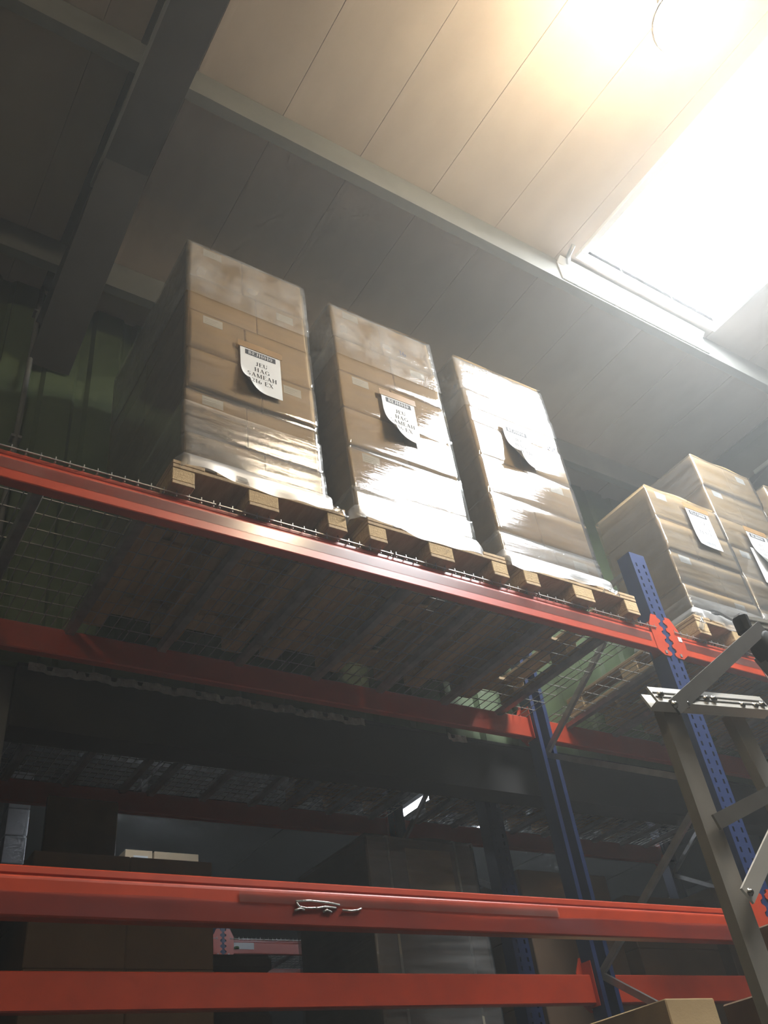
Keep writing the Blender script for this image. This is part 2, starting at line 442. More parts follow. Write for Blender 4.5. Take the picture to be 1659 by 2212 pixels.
FY, RY = 2.70, 3.85           # front and rear beam faces of the tall rack
TOP, LOW = E + 2.454, E + .934
rackA = empty('pallet_rack', (0, 0, 0), 'tall orange and blue pallet rack in front carrying the wrapped stacks', 'rack')
UX = [.09, 3.93, 6.80]
UPH = E + 3.0
for x in UX:
    add_upright(rackA, x, FY, UPH); add_upright(rackA, x, RY+.052, UPH, True); add_frame_braces(rackA, x+.065, FY, RY+.05, UPH)
bays = [(.22, 3.93), (4.06, 6.80)]
for i, (a, b) in enumerate(bays):
    for zt in (TOP, LOW):
        o = add_beam(rackA, a, b, FY, zt)
        zb = zt - BH
        if zt == TOP:
            cuts = [a+.02, 1.47, b-.075] if i == 0 else [a+.08, b-.08]
            for c0, c1 in zip(cuts[:-1], cuts[1:]):
                MB().grid(lambda u, v: (c0+(c1-.002-c0)*u, FY-.0012, zb+.046+.052*v), 20, 2).build('label_tape', 'clear_tape', o)
        else:
            def cov(u, v, a=a, b=b):
                x = a+.06+(b-a-.13)*u
                top = zb + .064 + .006*math.sin(x*2.3) + .003*math.sin(x*7.1)
                return (x, FY-.0015-.002*max(0, math.sin(x*5+v*3)), zb+.006+(top-zb-.006)*v)
            MB().grid(cov, 120, 6).build('cover_film', 'clear_cover', o, True)
            if i == 0: MB().grid(lambda u, v: (1.30+1.36*u, FY-.0042, zb+.066+.034*v), 20, 2).build('label_tape', 'clear_tape', o)
        add_beam(rackA, a, b, RY, zt, False)
MB().box(4.085, 4.115, FY-.0075, FY-.0055, TOP-.055, TOP-.025).build('inspection_sticker', 'paper', rackA)
# lamp glare on the low beam's crumpled film, shaped as pale curls
def curl(pts, r): 
    return MB().tube(pts, r, 8)
zb = LOW - BH
cr = [[(1.50,.075),(1.55,.079),(1.62,.076),(1.665,.070)],[(1.502,.071),(1.512,.058),(1.54,.055),(1.58,.057),(1.61,.062),(1.65,.060)],
      [(1.495,.046),(1.515,.053),(1.53,.049)],[(1.600,.045),(1.615,.052),(1.632,.046)],[(1.675,.054),(1.71,.053),(1.735,.056),(1.75,.062)]]
for c in cr:
    curl([(x, FY-.006, zb+z_) for x, z_ in c], .0035).build('glare_curl', 'glint_foil', rackA, True)

# wire decks
def deck(x0, x1, y0, y1, zt, sup, label, pitch_x=.056, pitch_y=.10, hook=.035, group='wire mesh deck panels'):
    t = empty('wire_deck', (x0, y0, zt), label, 'wire deck', group)
    W, D = x1-x0, y1-y0
    m = MB(); r = .0018
    n = int(W/pitch_x)
    for k in range(n+1):
        x = .012 + (W-.024)*k/n
        m.box(x-r, x+r, -.006, D, .002, .002+2*r)
        m.box(x-r, x+r, -.0106, -.006, -.012, .020)
    m2 = MB(); nn = int(D/pitch_y)
    for k in range(nn+1):
        y = .03 + (D-.06)*k/nn
        m2.box(.004, W-.004, y-r, y+r, .002+2*r, .002+4*r)
    m2.box(.004, W-.004, -.0155, -.011, -.002, .0026)
    o = m.build('cross_wires', 'wire', t); o['kind'] = 'stuff'
    o = m2.build('long_wires', 'wire', t); o['kind'] = 'stuff'
    for sx in sup:
        x = sx - x0
        MB().prism([(x-.03, -.002), (x-.02, -.026), (x+.02, -.026), (x+.03, -.002), (x+.027, -.002), (x+.018, -.023), (x-.018, -.023), (x-.027, -.002)], .054, D-.004, 'y').build('support_channel', 'galv', t)
    return t
names = ['galvanised wire mesh deck panel at the empty left end of the upper shelf', 'galvanised wire mesh deck panel below the leftmost wrapped stack',
         'galvanised wire mesh deck panel below the middle wrapped stack', 'galvanised wire mesh deck panel below the glaring wrapped stack']
for k in range(4):
    a = .340 + .8975*k
    deck(a if k else .225, a+.893, FY+.003, RY+.05, TOP, (a+.215, a+.645), names[k])
for k, nm in enumerate(['galvanised wire mesh deck panel just right of the blue upright', 'galvanised wire mesh deck panel below the second stack past the upright', 'galvanised wire mesh deck panel at the far right edge of the shelf']):
    a = 4.065 + .905*k
    deck(a, a+.90, FY+.003, RY+.05, TOP, (a+.215, a+.645), nm)

# second rack, back to back behind the wall opening
BF, BR = 4.46, 5.61
rackB = empty('pallet_rack', (0, 0, 0), 'dim orange pallet rack standing in the shade behind the opening', 'rack')
LOWB = E + .42
for x in (.55, 3.96, 7.0):
    add_upright(rackB, x, BF, E+3.2); add_upright(rackB, x, BR+.052, E+3.2, True); add_frame_braces(rackB, x+.065, BF, BR+.05, E+3.2)
for (a, b) in ((.68, 3.96), (4.09, 7.0)):
    for zt in (TOP, LOWB):
        add_beam(rackB, a, b, BF, zt); add_beam(rackB, a, b, BR, zt, False)
bn = ['grey wire mesh deck at the left of the shaded rear rack', 'grey wire mesh deck in the middle of the shaded rear rack', 'grey wire mesh deck at the right of the shaded rear rack']
for k, (a, b, s) in enumerate(((1.035, 1.97, (1.14, 1.51, 1.88)), (1.98, 2.955, (2.07, 2.44, 2.81)), (2.965, 3.955, (3.07, 3.44, 3.81)))):
    deck(a, b, BF+.003, BR+.05, TOP, s, bn[k], .05, .07)
for k, (a, b) in enumerate(((4.095, 5.05), (5.06, 6.0), (6.01, 6.99))):
    deck(a, b, BF+.003, BR+.05, TOP, (a+.15, a+.5, a+.8), ['grey wire mesh deck behind the dark rear upright', 'grey wire mesh deck second past the dark rear upright', 'grey wire mesh deck farthest right in the rear rack'][k], .05, .07)
for k, (a, b) in enumerate(((1.035, 2.0), (2.01, 2.98), (2.99, 3.955))):
    deck(a, b, BF+.003, BR+.05, LOWB, (a+.15, a+.5, a+.8), ['wire deck under the dark brown wrapped cartons', 'wire deck between the brown cartons and the strapped load', 'wire deck under the dim strapped load'][k], .05, .07)

# far rack, lit by the strip lights
FF, FR = 9.30, 10.45; FH = E + 2.78
rackC = empty('pallet_rack', (0, 0, 0), 'small bright orange far rack with blue upright seen through the gap', 'rack')
FT = E + 2.575
for x in (4.22, 1.4):
    add_upright(rackC, x, FF, FH); add_upright(rackC, x, FR+.052, FH, True); add_frame_braces(rackC, x+.065, FF, FR+.05, FH)
for (a, b) in ((1.53, 4.22), (4.35, 7.0)):
    for zt in (FT, E+.9):
        o = add_beam(rackC, a, b, FF, zt, conn=(a > 2, a < 2)); add_beam(rackC, a, b, FR, zt, False, conn=(a > 2, a < 2))
        if zt == FT:
            for (c, d) in (((4.40, 4.64),) if a > 2 else ((4.0, 4.15),)):
                MB().box(c, d, FF-.004, FF-.002, FT-.10, FT-.035).build('location_sign', 'paper', o)
                MB().lathe([(0, 0), (.026, 0), (.03, .004), (.026, .02), (0, .028)], (c+.035, FF-.006, FT-.098), 10).build('sign_emblem', 'sign_green', o)
add_upright(rackC, 7.0, FF, FH); add_upright(rackC, 7.0, FR+.052, FH, True)
for k in range(3):
    deck(1.535+.9*k, 1.535+.9*k+.89, FF+.003, FR+.05, FT, (1.7+.9*k, 2.2+.9*k), 'wire mesh deck on the far rack below the %s pale cartons' % ['left', 'middle', 'right'][k], .05, .1)
for k in range(3):
    deck(4.355+.88*k, 4.355+.88*k+.87, FF+.003, FR+.05, FT, (4.5+.88*k, 5.0+.88*k), 'wire mesh deck on the far rack, %s past its blue upright' % ['first', 'second', 'third'][k], .05, .1)

# ================================================================ PALLETS
PM = {}
def pallet(x, y, z, label, w=.80, l=1.15):
    t = empty('wooden_pallet', (x, y, z), label, 'pallet', 'wooden pallets')
    def part(nm, mat, a, b, c, d, e, f):
        key = (nm, round(b-a,3), round(d-c,3), round(f-e,3))
        if key not in PM: PM[key] = MB().bbox(0, b-a, 0, d-c, 0, f-e, .003).mesh(nm)
        return place(nm, PM[key], mat, t, (a, c, e))
    xs = [(0, .10), (w/2-.0725, w/2+.0725), (w-.10, w)]
    ys = [(0, .145), (l/2-.0725, l/2+.0725), (l-.145, l)]
    for a, b in xs:
        part('bottom_board', 'wood', a, b, 0, l, .0105, .0315)
        for c, d in ys: part('block', 'wood_block', a, b, c+.002, d-.002, .0317, .0995)
    for c, d in ys: part('stringer_board', 'wood', 0, w, c, d, .0997, .1215)
    tb = [.145, .10, .145, .10, .145]; gap = (w-sum(tb))/4; a = 0
    for q in tb: part('top_board', 'wood', a, a+q, 0, l, .1217, .1435); a += q+gap
    return t
PT = .1437
# ================================================================ CARTONS
CM = {}
def carton(x, y, z, w, d, h, label, group, mat='cardboard', sticker=None, tape=True, jit=.002, side_sticker=False):
    t = empty('carton', (x+w/2, y+d/2, z), label, 'carton', group)
    t.rotation_euler.z = random.uniform(-jit, jit)*2
    key = (round(w,3), round(d,3), round(h,3), mat)
    if key not in CM:
        m = MB().bbox(-w/2, w/2, -d/2, d/2, .0005, h-.0008, .005)
        CM[key] = (m.mesh('body'),
                   MB().box(-w/2+.004, w/2-.004, -.0012, .0012, h-.0009, h-.0002).box(-.025, .025, -d/2-.0006, -d/2+.0, h-.075, h-.006).mesh('tape_strip'),
                   MB().box(-.004+.004, .004, -d/2+.006, d/2-.006, h-.0009, h-.0002).mesh('flap_gap'))
    b, tp, fl = CM[key]
    place('body', b, mat, t)
    if tape: place('flap_gap', fl, 'carton_tape', t)
    if sticker:
        sx, sz, sw, sh = sticker
        s = MB().box(sx-w/2, sx-w/2+sw, -d/2-.0012, -d/2-.0002, h-sz-sh, h-sz).build('shipping_label', 'paper', t)
        for q in range(3):
            MB().box(sx-w/2+.008, sx-w/2+sw*(.75-.12*q), -d/2-.0016, -d/2-.0013, h-sz-sh*(.3+.22*q)-.002, h-sz-sh*(.3+.22*q)).build('print_line', 'label_print', s)
    if side_sticker:
        MB().box(-w/2-.0012, -w/2-.0002, -d*.2, d*.05, h*.45, h*.7).build('side_label', 'paper', t)
    return t
TN = ['top', 'second', 'third', 'fourth', 'fifth', 'bottom']
def stack(x0, x1, zb, tiers, sname, split, fy=2.685, fd=.55, rear=.55, stick=True, alt=0, group=None, mat='cardboard'):
    """front row of two cartons per tier, one broad carton behind; returns per-tier offsets of the front face"""
    offs = []
    z = zb + sum(tiers); z_top = z
    for k, h in enumerate(tiers):
        z -= h
        o = random.uniform(-.004, .006); ox = random.uniform(-.006, .006)
        offs.append((z, z+h, o))
        odd = (k + alt) % 2 == 0
        sp = split if odd else 1-split+.03
        W = x1-x0; xm = x0 + W*sp
        nm = TN[k] if k < len(tiers)-1 else 'bottom'
        g = group or 'brown cartons stacked on the upper shelf'
        carton(x0+ox, fy+o, z, xm-x0-.002, fd, h, 'left carton in the %s tier of the %s' % (nm, sname), g, mat, (.085, .018, .105, .058) if (odd and stick) else None)
        carton(xm+ox, fy+o, z, x1-xm, fd, h, 'right carton in the %s tier of the %s' % (nm, sname), g, mat, ((x1-xm)*.42, .035, .10, .058) if (not odd and stick) else None)
        if rear: carton(x0+ox, fy+o+fd+.004, z, W, rear, h, 'broad back carton in the %s tier of the %s' % (nm, sname), g, mat)
    return offs
# ---- stretch film around a stack
def wrap(name_label, x0, x1, y0, y1, z0, z1, offs, mat='stretch_film', dense=None, skirt=True, tail=None, off=.010, cat='film', amp=1.0, seed=0, top_band=None):
    rnd = random.Random(seed)
    t = empty('stretch_film', (x0, y0, z0), name_label, cat, 'stretch film around stacks')
    W, D = x1-x0, y1-y0
    ph = [rnd.uniform(0, 6.28) for _ in range(12)]
    def outline(u, o):           # perimeter, starting at the rear left corner, going front, right, back
        r = .018
        pts = [(-o, D+o), (-o, -o), (W+o, -o), (W+o, D+o), (-o, D+o)]
        seg = [D, W, D, W]; tot = sum(seg); s = u*tot
        for i, L_ in enumerate(seg):
            if s <= L_ or i == 3:
                q = min(1, s/L_); a, b = pts[i], pts[i+1]
                return (a[0]+(b[0]-a[0])*q, a[1]+(b[1]-a[1])*q), i
            s -= L_
    def offat(z):
        for (a, b, o) in offs:
            if a <= z <= b:
                e = min(z-a, b-z); return o*-1 - .006*max(0, 1-e/.03)
        return 0
    def fn(za, zb, base, am):
        def f(u, v):
            z = za + (zb-za)*v
            (px_, py_), i = outline(u, base)
            wv = am*(.0004*math.sin(z*31+u*9+ph[0]) + .00022*math.sin(z*117-u*23+ph[1]) + .0004*math.sin(z*17+u*51+ph[2]) + .00012*math.sin(z*203+u*14+ph[3]) + .0015*math.sin(u*19+z*8+ph[4]))
            d = wv + (offat(z) if i == 1 else 0)
            nx, ny = [(-1,0),(0,-1),(1,0),(0,1)][i]
            return (px_+nx*d, py_+ny*d, z-z0)
        return f
    MB().grid(fn(z0, z1, off, amp), 150, 90).build('film_sheet', mat, t, True)
    if dense:
        for (a, b) in dense: MB().grid(fn(a, b, off+.005, amp*1.6), 150, 40).build('film_band', 'film_dense', t, True)
    if top_band:
        a, b = top_band; MB().grid(fn(a, b, off+.003, amp), 120, 20).build('film_overlap', 'film_loose', t, True)
    # film folded over the top
    def topf(u, v):
        x = -off + (W+2*off)*u; y = -off + (D+2*off)*v
        return (x, y, z1-z0 + .004 + .010*math.sin(u*9+ph[5])*math.sin(v*7+ph[6])*math.sin(u*3.14))
    MB().grid(topf, 24, 24).build('film_top', mat, t, True)
    if skirt:
        def sk(u, v):
            (px_, py_), i = outline(u, off+.006)
            nx, ny = [(-1,0),(0,-1),(1,0),(0,1)][i]
            out = .034*min(1, v*2.5) + .008*v*math.sin(u*47+ph[7]) + .005*v*math.sin(u*111+ph[8])
            return (px_+nx*out, py_+ny*out, .06-.115*v - .016*v*math.sin(u*29+ph[9]))
        MB().grid(sk, 200, 6).build('film_skirt', 'film_skirt', t, True)
    if tail:
        for (tx, ty, tz, dx, dz) in tail:
            def tf(u, v):
                return (tx-x0+dx*u+.012*math.sin(v*6+u*5), ty-y0-.02*math.sin(u*4)-.03*v*u, tz-z0+dz*u-.04*v*(1-.4*u)+.012*math.sin(u*14))
            MB().grid(tf, 24, 8).build('film_tail', 'film_loose', t, True)
    return t
# ---- printed sheets
# serif lettering drawn from thick and thin strokes: ('l', x0,y0,x1,y1,thickness) and ('a', cx,cy,rx,ry,from,to)
TK, TH = .17, .055
def _stem(x, y0=0.0, y1=1.0, foot=True, head=True):
    o = [('l', x, y0, x, y1, TK)]
    if foot: o.append(('l', x-.15, .022, x+.15, .022, .045))
    if head: o.append(('l', x-.15, .978, x+.15, .978, .045))
    return o
GL = {
 'A': (.86, [('l', .43,.97, .70,0, TK), ('l', .43,.97, .14,0, TH), ('l', .24,.33, .60,.33, TH), ('l', .02,.022,.28,.022,.045), ('l', .56,.022,.84,.022,.045)]),
 'B': (.72, _stem(.18) + [('a', .30,.745,.27,.235,-90,90), ('a', .30,.265,.33,.265,-90,90)]),
 'C': (.78, [('a', .44,.5,.34,.48,48,312), ('l', .70,.70,.70,.94,.05)]),
 'E': (.68, _stem(.18) + [('l', .18,.97,.60,.97,TH), ('l', .18,.03,.63,.03,TH), ('l', .18,.52,.46,.52,TH), ('l', .60,.99,.60,.78,.05), ('l', .63,.01,.63,.24,.05), ('l', .46,.62,.46,.42,.05)]),
 'F': (.64, _stem(.18) + [('l', .18,.97,.59,.97,TH), ('l', .18,.52,.44,.52,TH), ('l', .59,.99,.59,.78,.05), ('l', .44,.62,.44,.42,.05)]),
 'G': (.82, [('a', .44,.5,.34,.48,48,330), ('l', .72,.42,.72,.08,TK*.9), ('l', .58,.42,.82,.42,.045), ('l', .70,.72,.70,.94,.05)]),
 'H': (.86, _stem(.18) + _stem(.68) + [('l', .18,.51,.68,.51,TH)]),
 'I': (.36, _stem(.18)),
 'J': (.52, [('l', .34,.18,.34,1,TK), ('l', .19,.978,.49,.978,.045), ('a', .21,.18,.13,.17,180,360)]),
 'L': (.66, _stem(.18) + [('l', .18,.03,.61,.03,TH), ('l', .61,.01,.61,.26,.05)]),
 'M': (1.02, _stem(.84) + [('l', .16,0,.16,1,TH), ('l', .19,.97,.50,.05,TK), ('l', .50,.05,.80,.97,TH), ('l', .02,.022,.30,.022,.045)]),
 'P': (.68, _stem(.18) + [('a', .30,.72,.29,.26,-90,90)]),
 'Q': (.86, [('a', .43,.5,.34,.48,0,360), ('l', .45,.14,.74,-.14,TK*.7)]),
 'R': (.80, _stem(.18) + [('a', .30,.74,.28,.24,-90,90), ('l', .38,.50,.70,0,TK), ('l', .60,.022,.82,.022,.045)]),
 'S': (.62, [('a', .31,.745,.20,.235,40,270), ('a', .31,.265,.22,.255,-140,90), ('l', .50,.76,.50,.96,.045), ('l', .10,.04,.10,.24,.045)]),
 'T': (.74, [('l', .37,0,.37,1,TK), ('l', .05,.97,.69,.97,TH), ('l', .05,.99,.05,.78,.05), ('l', .69,.99,.69,.78,.05), ('l', .22,.022,.52,.022,.045)]),
 'U': (.84, [('l', .18,.3,.18,1,TK), ('l', .66,.3,.66,1,TH), ('a', .42,.30,.24,.28,180,360), ('l', .03,.978,.33,.978,.045), ('l', .55,.978,.79,.978,.045)]),
 'X': (.84, [('l', .18,.97,.66,.03,TK), ('l', .66,.97,.18,.03,TH), ('l', .04,.978,.32,.978,.045), ('l', .54,.978,.80,.978,.045), ('l', .04,.022,.30,.022,.045), ('l', .52,.022,.80,.022,.045)]),
 '0': (.66, [('a', .33,.5,.24,.48,0,360)]),
 '1': (.44, _stem(.23, head=False) + [('l', .08,.80,.23,.96,TH)]),
 '2': (.62, [('a', .30,.72,.21,.26,-30,170), ('l', .46,.56,.10,.06,TH*1.5), ('l', .08,.06,.56,.06,.13)]),
 '4': (.66, [('l', .44,0,.44,1,TK), ('l', .44,.98,.06,.30,TH), ('l', .05,.30,.62,.30,TH), ('l', .30,.022,.58,.022,.045)]),
 '6': (.64, [('a', .33,.30,.23,.28,0,360), ('a', .46,.44,.36,.53,100,190)]),
 '3': (.60, [('a', .28,.74,.20,.23,-90,150), ('a', .28,.27,.23,.25,-150,90)]),
 '5': (.60, [('l', .14,.55,.14,.97,TH), ('l', .14,.94,.52,.94,.10), ('a', .28,.30,.24,.29,-150,120)]),
 ' ': (.34, [])}
def text_mesh(body, size):
    vs, fs = [], []
    def quad(p): 
        n = len(vs); vs.extend(Vector((x*size, y*size, 0)) for x, y in p); fs.append((n, n+1, n+2, n+3))
    tot = sum(GL[c][0]+.06 for c in body); x0 = -tot/2
    for c in body:
        wd, st = GL[c]
        for q in st:
            if q[0] == 'l':
                _, ax, ay, bx, by, t = q
                if abs(by-ay) > abs(bx-ax)*.8: d = (t/2, 0)
                else: d = (0, t/2)
                for k in range(3):
                    u, v = k/3, (k+1)/3
                    A = (ax+(bx-ax)*u, ay+(by-ay)*u); B = (ax+(bx-ax)*v, ay+(by-ay)*v)
                    quad([(x0+A[0]-d[0], A[1]-d[1]), (x0+A[0]+d[0], A[1]+d[1]), (x0+B[0]+d[0], B[1]+d[1]), (x0+B[0]-d[0], B[1]-d[1])])
            else:
                _, ccx, ccy, rx, ry, a0, a1 = q
                n = max(6, int(abs(a1-a0)/18))
                for k in range(n):
                    P = []
                    for a, sgn in ((k, 1), (k+1, 1), (k+1, -1), (k, -1)):
                        t = math.radians(a0+(a1-a0)*a/n); th = TH/2 + (TK-TH)/2*abs(math.cos(t))**1.5
                        P.append((x0+ccx+(rx-.04+sgn*th)*math.cos(t), ccy+(ry-.02+sgn*TH/2)*math.sin(t)))
                    quad(P)
        x0 += wd+.06
    return vs, fs
def sheet(x, y, ztop, w, h, head, lines, foot, label, curl_amt, tape=True, size=.034):
    t = empty('paper_sign', (x, y, ztop), label, 'sign', 'printed sheets on the stacks')
    def P(a, b, e=0.0):        # a: 0..w, b: 0..h downwards; the lower left corner lifts off
        r, d0, th = curl_amt              # roll the lower left corner about a diagonal axis
        nx, nz = -math.cos(th), -math.sin(th)
        d = (a - w*.5)*nx + (-b + h*.5)*nz - d0
        if d <= 0: return (a, -.004 - e, -b)
        ph = d/r; sh = r*math.sin(ph) - d
        return (a + nx*sh - nx*0, -.004 - r*(1-math.cos(ph)) - e*math.cos(ph), -b + nz*sh)
    MB().grid(lambda u, v: P(u*w, v*h), 24, 32).build('sheet', 'paper', t, True)
    def put(body, size, cx, cb, mat, e, sx=1.0):
        vs, fs = text_mesh(body, size)
        m = MB(); m.v = [P(cx + v.x*sx, cb - v.y, e) for v in vs]; m.f = fs
        m.build('lettering', mat, t)
    if head:
        MB().grid(lambda u, v: P(w*(.12+.76*u), h*(.075+.115*v), .0006), 10, 4).build('black_band', 'ink', t)
        put(head, size*.72, w*.5, h*.172, 'paper', .0012, 1.12)
    b = h*.40
    for ln in lines:
        put(ln, size*.82, w*.52, b, 'ink', .0008, 1.12 if len(ln) < 7 else .80); b += size*1.22
    if foot:
        MB().grid(lambda u, v: P(w*(.22+.60*u), h*(.85+.10*v), .0006), 10, 4).build('grey_band', 'label_print', t)
        put(foot, size*.7, w*.52, h*.935, 'ink', .0012, .9)
    if tape: MB().box(-.012, w+.012, -.0065, -.0045, -.014, .03).build('tape_strip', 'carton_tape', t)
    return t

T6 = [.283, .283, .283, .283, .283, .217]
zs = TOP + .011
SB = zs + PT
S = [('leftmost wrapped stack', 1.085, 1.765, 1.02, .46), ('middle wrapped stack', 1.95, 2.645, 1.98, .49), ('glaring third wrapped stack', 2.85, 3.56, 2.93, .47)]
plab = ['wooden pallet under the leftmost wrapped stack', 'wooden pallet under the middle wrapped stack', 'wooden pallet under the glaring third wrapped stack']
for i, (nm, a, b, pxx, sp) in enumerate(S):
    pallet(pxx, 2.655, zs, plab[i], w=.84)
    tiers = list(T6) if i == 0 else [.277, .283, .283, .283, .283, .19]
    hh = sum(tiers)
    offs = stack(a, b, SB, tiers, nm, sp)
    wrap(['clear stretch film wrapped around the leftmost stack', 'clear stretch film wrapped around the middle stack', 'shiny stretch film reflecting the skylight on the third stack'][i],
         a, b, 2.685, 3.785, SB+.01, SB+hh, offs, dense=[(SB+.005, SB+(.40 if i == 0 else .2))], seed=i+3, top_band=(SB+hh-.44, SB+hh-.005),
         tail=[(b-.02, 2.66, SB+.0, .13, -.03)] if i == 0 else ([(b-.05, 2.65, SB-.01, .12, -.02)] if i == 2 else None), amp=(1.3, .8, .8)[i])
SG = [('JEU', 'HAG', 'SAMEAH', '216 EX')]
sheet(1.352, 2.662, E+3.515, .222, .31, 'BEJH010', SG[0], None, 'curling white sheet printed JEU HAG SAMEAH on the leftmost stack', (.10, .07, .70))
sheet(2.195, 2.662, E+3.552, .218, .31, 'BEJH010', SG[0], None, 'white sheet printed JEU HAG SAMEAH on the middle stack', (.16, .04, .75))
sheet(3.085, 2.662, E+3.70, .215, .31, 'BEJH010', SG[0], None, 'washed out white sheet on the glaring third stack', (.15, .03, .8), tape=False)
def scrawl(body, x, y, z, size, parent_label):
    vs, fs = text_mesh(body, size); m = MB(); m.v = [(v.x, -v.x*0, v.y) for v in vs]; m.f = fs
    o = m.build('handwritten_number', 'pen_ink', None, loc=(x, y, z)); tag(o, parent_label, 'handwriting'); return o
scrawl('36', 2.42, 2.673, E+3.98, .045, 'handwritten number 36 near the top of the middle stack')
scrawl('566', 3.49, 2.673, E+3.63, .055, 'faint handwritten number on the right of the glaring stack')

# right-hand bay: low stack, then two taller ones
pallet(4.27, 2.655, zs, 'wooden pallet under the lower stack right of the blue upright', w=.80)
t4 = [.264, .264, .264, .258]
o4 = stack(4.335, 5.045, SB, t4, 'low stack right of the upright', .62, fd=.46, rear=None, alt=0)
wrap('clear stretch film around the low stack right of the upright', 4.335, 5.045, 2.685, 3.145, SB+.01, SB+sum(t4), o4, dense=[(SB+.005, SB+.16)], seed=11, amp=1.2, tail=[(4.42, 2.64, SB+.05, .45, -.05), (4.33, 2.66, SB, -.06, -.10)])
pallet(5.08, 2.655, zs, 'wooden pallet under the taller stack at the right edge', w=.80)
t5 = [.29, .29, .262, .262, .262, .25]
o5 = stack(5.075, 5.755, SB, t5, 'taller stack at the right edge', .5, fd=.46, rear=None, alt=1)
wrap('clear stretch film around the taller stack at the right edge', 5.075, 5.755, 2.685, 3.145, SB+.01, SB+sum(t5), o5, seed=12, amp=1.0, dense=[(SB+.005, SB+.2)])
pallet(5.93, 2.655, zs, 'wooden pallet under the stack cut by the right frame edge', w=.80)
o6 = stack(5.95, 6.65, SB, t5, 'stack cut by the right frame edge', .5, fd=.46, rear=None, alt=0)
wrap('clear stretch film around the stack cut by the frame edge', 5.95, 6.65, 2.685, 3.145, SB+.01, SB+sum(t5), o6, seed=13)
sheet(4.665, 2.662, E+3.575, .235, .325, 'ELCQ010', ('QUE FERAIT', 'JESUS A MA', 'PLACE'), '1440 EX', 'white sheet printed QUE FERAIT JESUS A MA PLACE', (.5, .1, .9), size=.036)
sheet(5.285, 2.650, E+3.555, .225, .315, 'BEJH010', SG[0], None, 'white sheet printed JEU HAG SAMEAH at the right edge', (.16, .05, .8))
pou = MB().grid(lambda u, v: (5.27+.17*u, 2.660-.004*math.sin(u*3), E+3.40-.30*v), 6, 6).build('document_pouch', 'paper', None)
tag(pou, 'white document pouch half hidden below the sheet at right edge', 'pouch')

# ================================================================ REAR RACK LOADS
zl = LOWB + .011
pallet(2.98, 4.47, zl, 'wooden pallet under the dim strapped load', w=.84)
ld = empty('strapped_load', (3.0, 4.50, zl+PT), 'dim brown film-wrapped load with two vertical straps', 'load')
lt = E + 1.85 - (zl+PT)
MB().bbox(0, .80, 0, .86, .001, lt, .01).build('body', 'cardboard_dark', ld)
MB().box(.28, .62, -.004, -.001, lt-.42, lt-.06).build('pale_panel', 'cardboard', ld)
for sx in (.145, .655):
    MB().box(sx, sx+.016, -.007, -.0042, .001, lt+.003).box(sx, sx+.016, -.004, .86, lt, lt+.003).build('strap', 'strap', ld)
wrap('grey stretch film around the dim strapped load', 3.0, 3.80, 4.50, 5.36, zl+PT+.01, E+1.852, [], mat='film_dense', seed=21, skirt=False, amp=2.2)
pallet(1.16, 4.47, zl, 'wooden pallet under the dark brown cartons', w=.84)
bt = [(E+1.625-(zl+PT))/4]*4
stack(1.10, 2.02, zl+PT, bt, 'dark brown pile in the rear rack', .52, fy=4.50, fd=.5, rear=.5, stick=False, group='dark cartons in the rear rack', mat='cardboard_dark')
gl = tag(MB().bbox(0, .40, 0, .04, 0, .62, .006).build('brown_board', None), 'dark glossy brown board standing behind the dark carton pile', 'board')
simple('gloss_brown', (.22,.14,.06), (.17,.105,.05), 6, .25, coat=.4)
gl.data.materials.append(M['gloss_brown']); gl.location = (1.26, 5.24, E+1.627)
gl.location.y = 5.0; gl.scale.z = .78
for k, (a, b, top) in enumerate(((4.16, 4.96, 1.72), (5.10, 5.92, 1.60), (6.05, 6.85, 1.70))):
    nm = ['first dark pile right of the rear upright', 'second dark pile right of the rear upright', 'third dark pile right of the rear upright'][k]
    pallet(a-.01, 4.47, zl, 'wooden pallet under the ' + nm, w=b-a+.02)
    h = (E+top-zl-PT)/3
    for q in range(3):
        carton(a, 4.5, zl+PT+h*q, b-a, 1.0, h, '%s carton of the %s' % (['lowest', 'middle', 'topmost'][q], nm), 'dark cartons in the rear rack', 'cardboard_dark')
for k in range(3):
    a = 4.095+.97*k
    deck(a, a+.96, BF+.003, BR+.05, LOWB, (a+.15, a+.5, a+.8), ['wire deck under the first dark pile past the upright', 'wire deck under the second dark pile past the upright', 'wire deck under the third dark pile past the upright'][k], .05, .07)
# dark loads on the rear rack's upper deck, with gaps that let light through
dl = ['dark carton pile above the strapped load on the rear deck', 'dark carton pile beyond the rear upright', 'dark carton pile farthest right on the rear deck']
for k, (a, b) in enumerate(((3.10, 3.86), (4.36, 5.30), (5.46, 6.4))):
    pallet(a, 4.48, TOP+.011, ['pallet above the strapped load on the rear deck', 'pallet beyond the rear upright on the rear deck', 'pallet farthest right on the rear deck'][k], w=b-a)
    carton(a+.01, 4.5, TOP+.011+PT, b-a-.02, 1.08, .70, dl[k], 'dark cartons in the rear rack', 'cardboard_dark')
# loose film hanging through the rear deck
hf = tag(MB().grid(lambda u, v: (2.86+.11*u+.05*v, 4.9+.25*u+.3*math.sin(v*2)*.2, TOP+.14-.115*v), 8, 12).build('film_scrap', 'film_loose', None, True), 'pale scrap of plastic film lying on the rear wire deck', 'film')
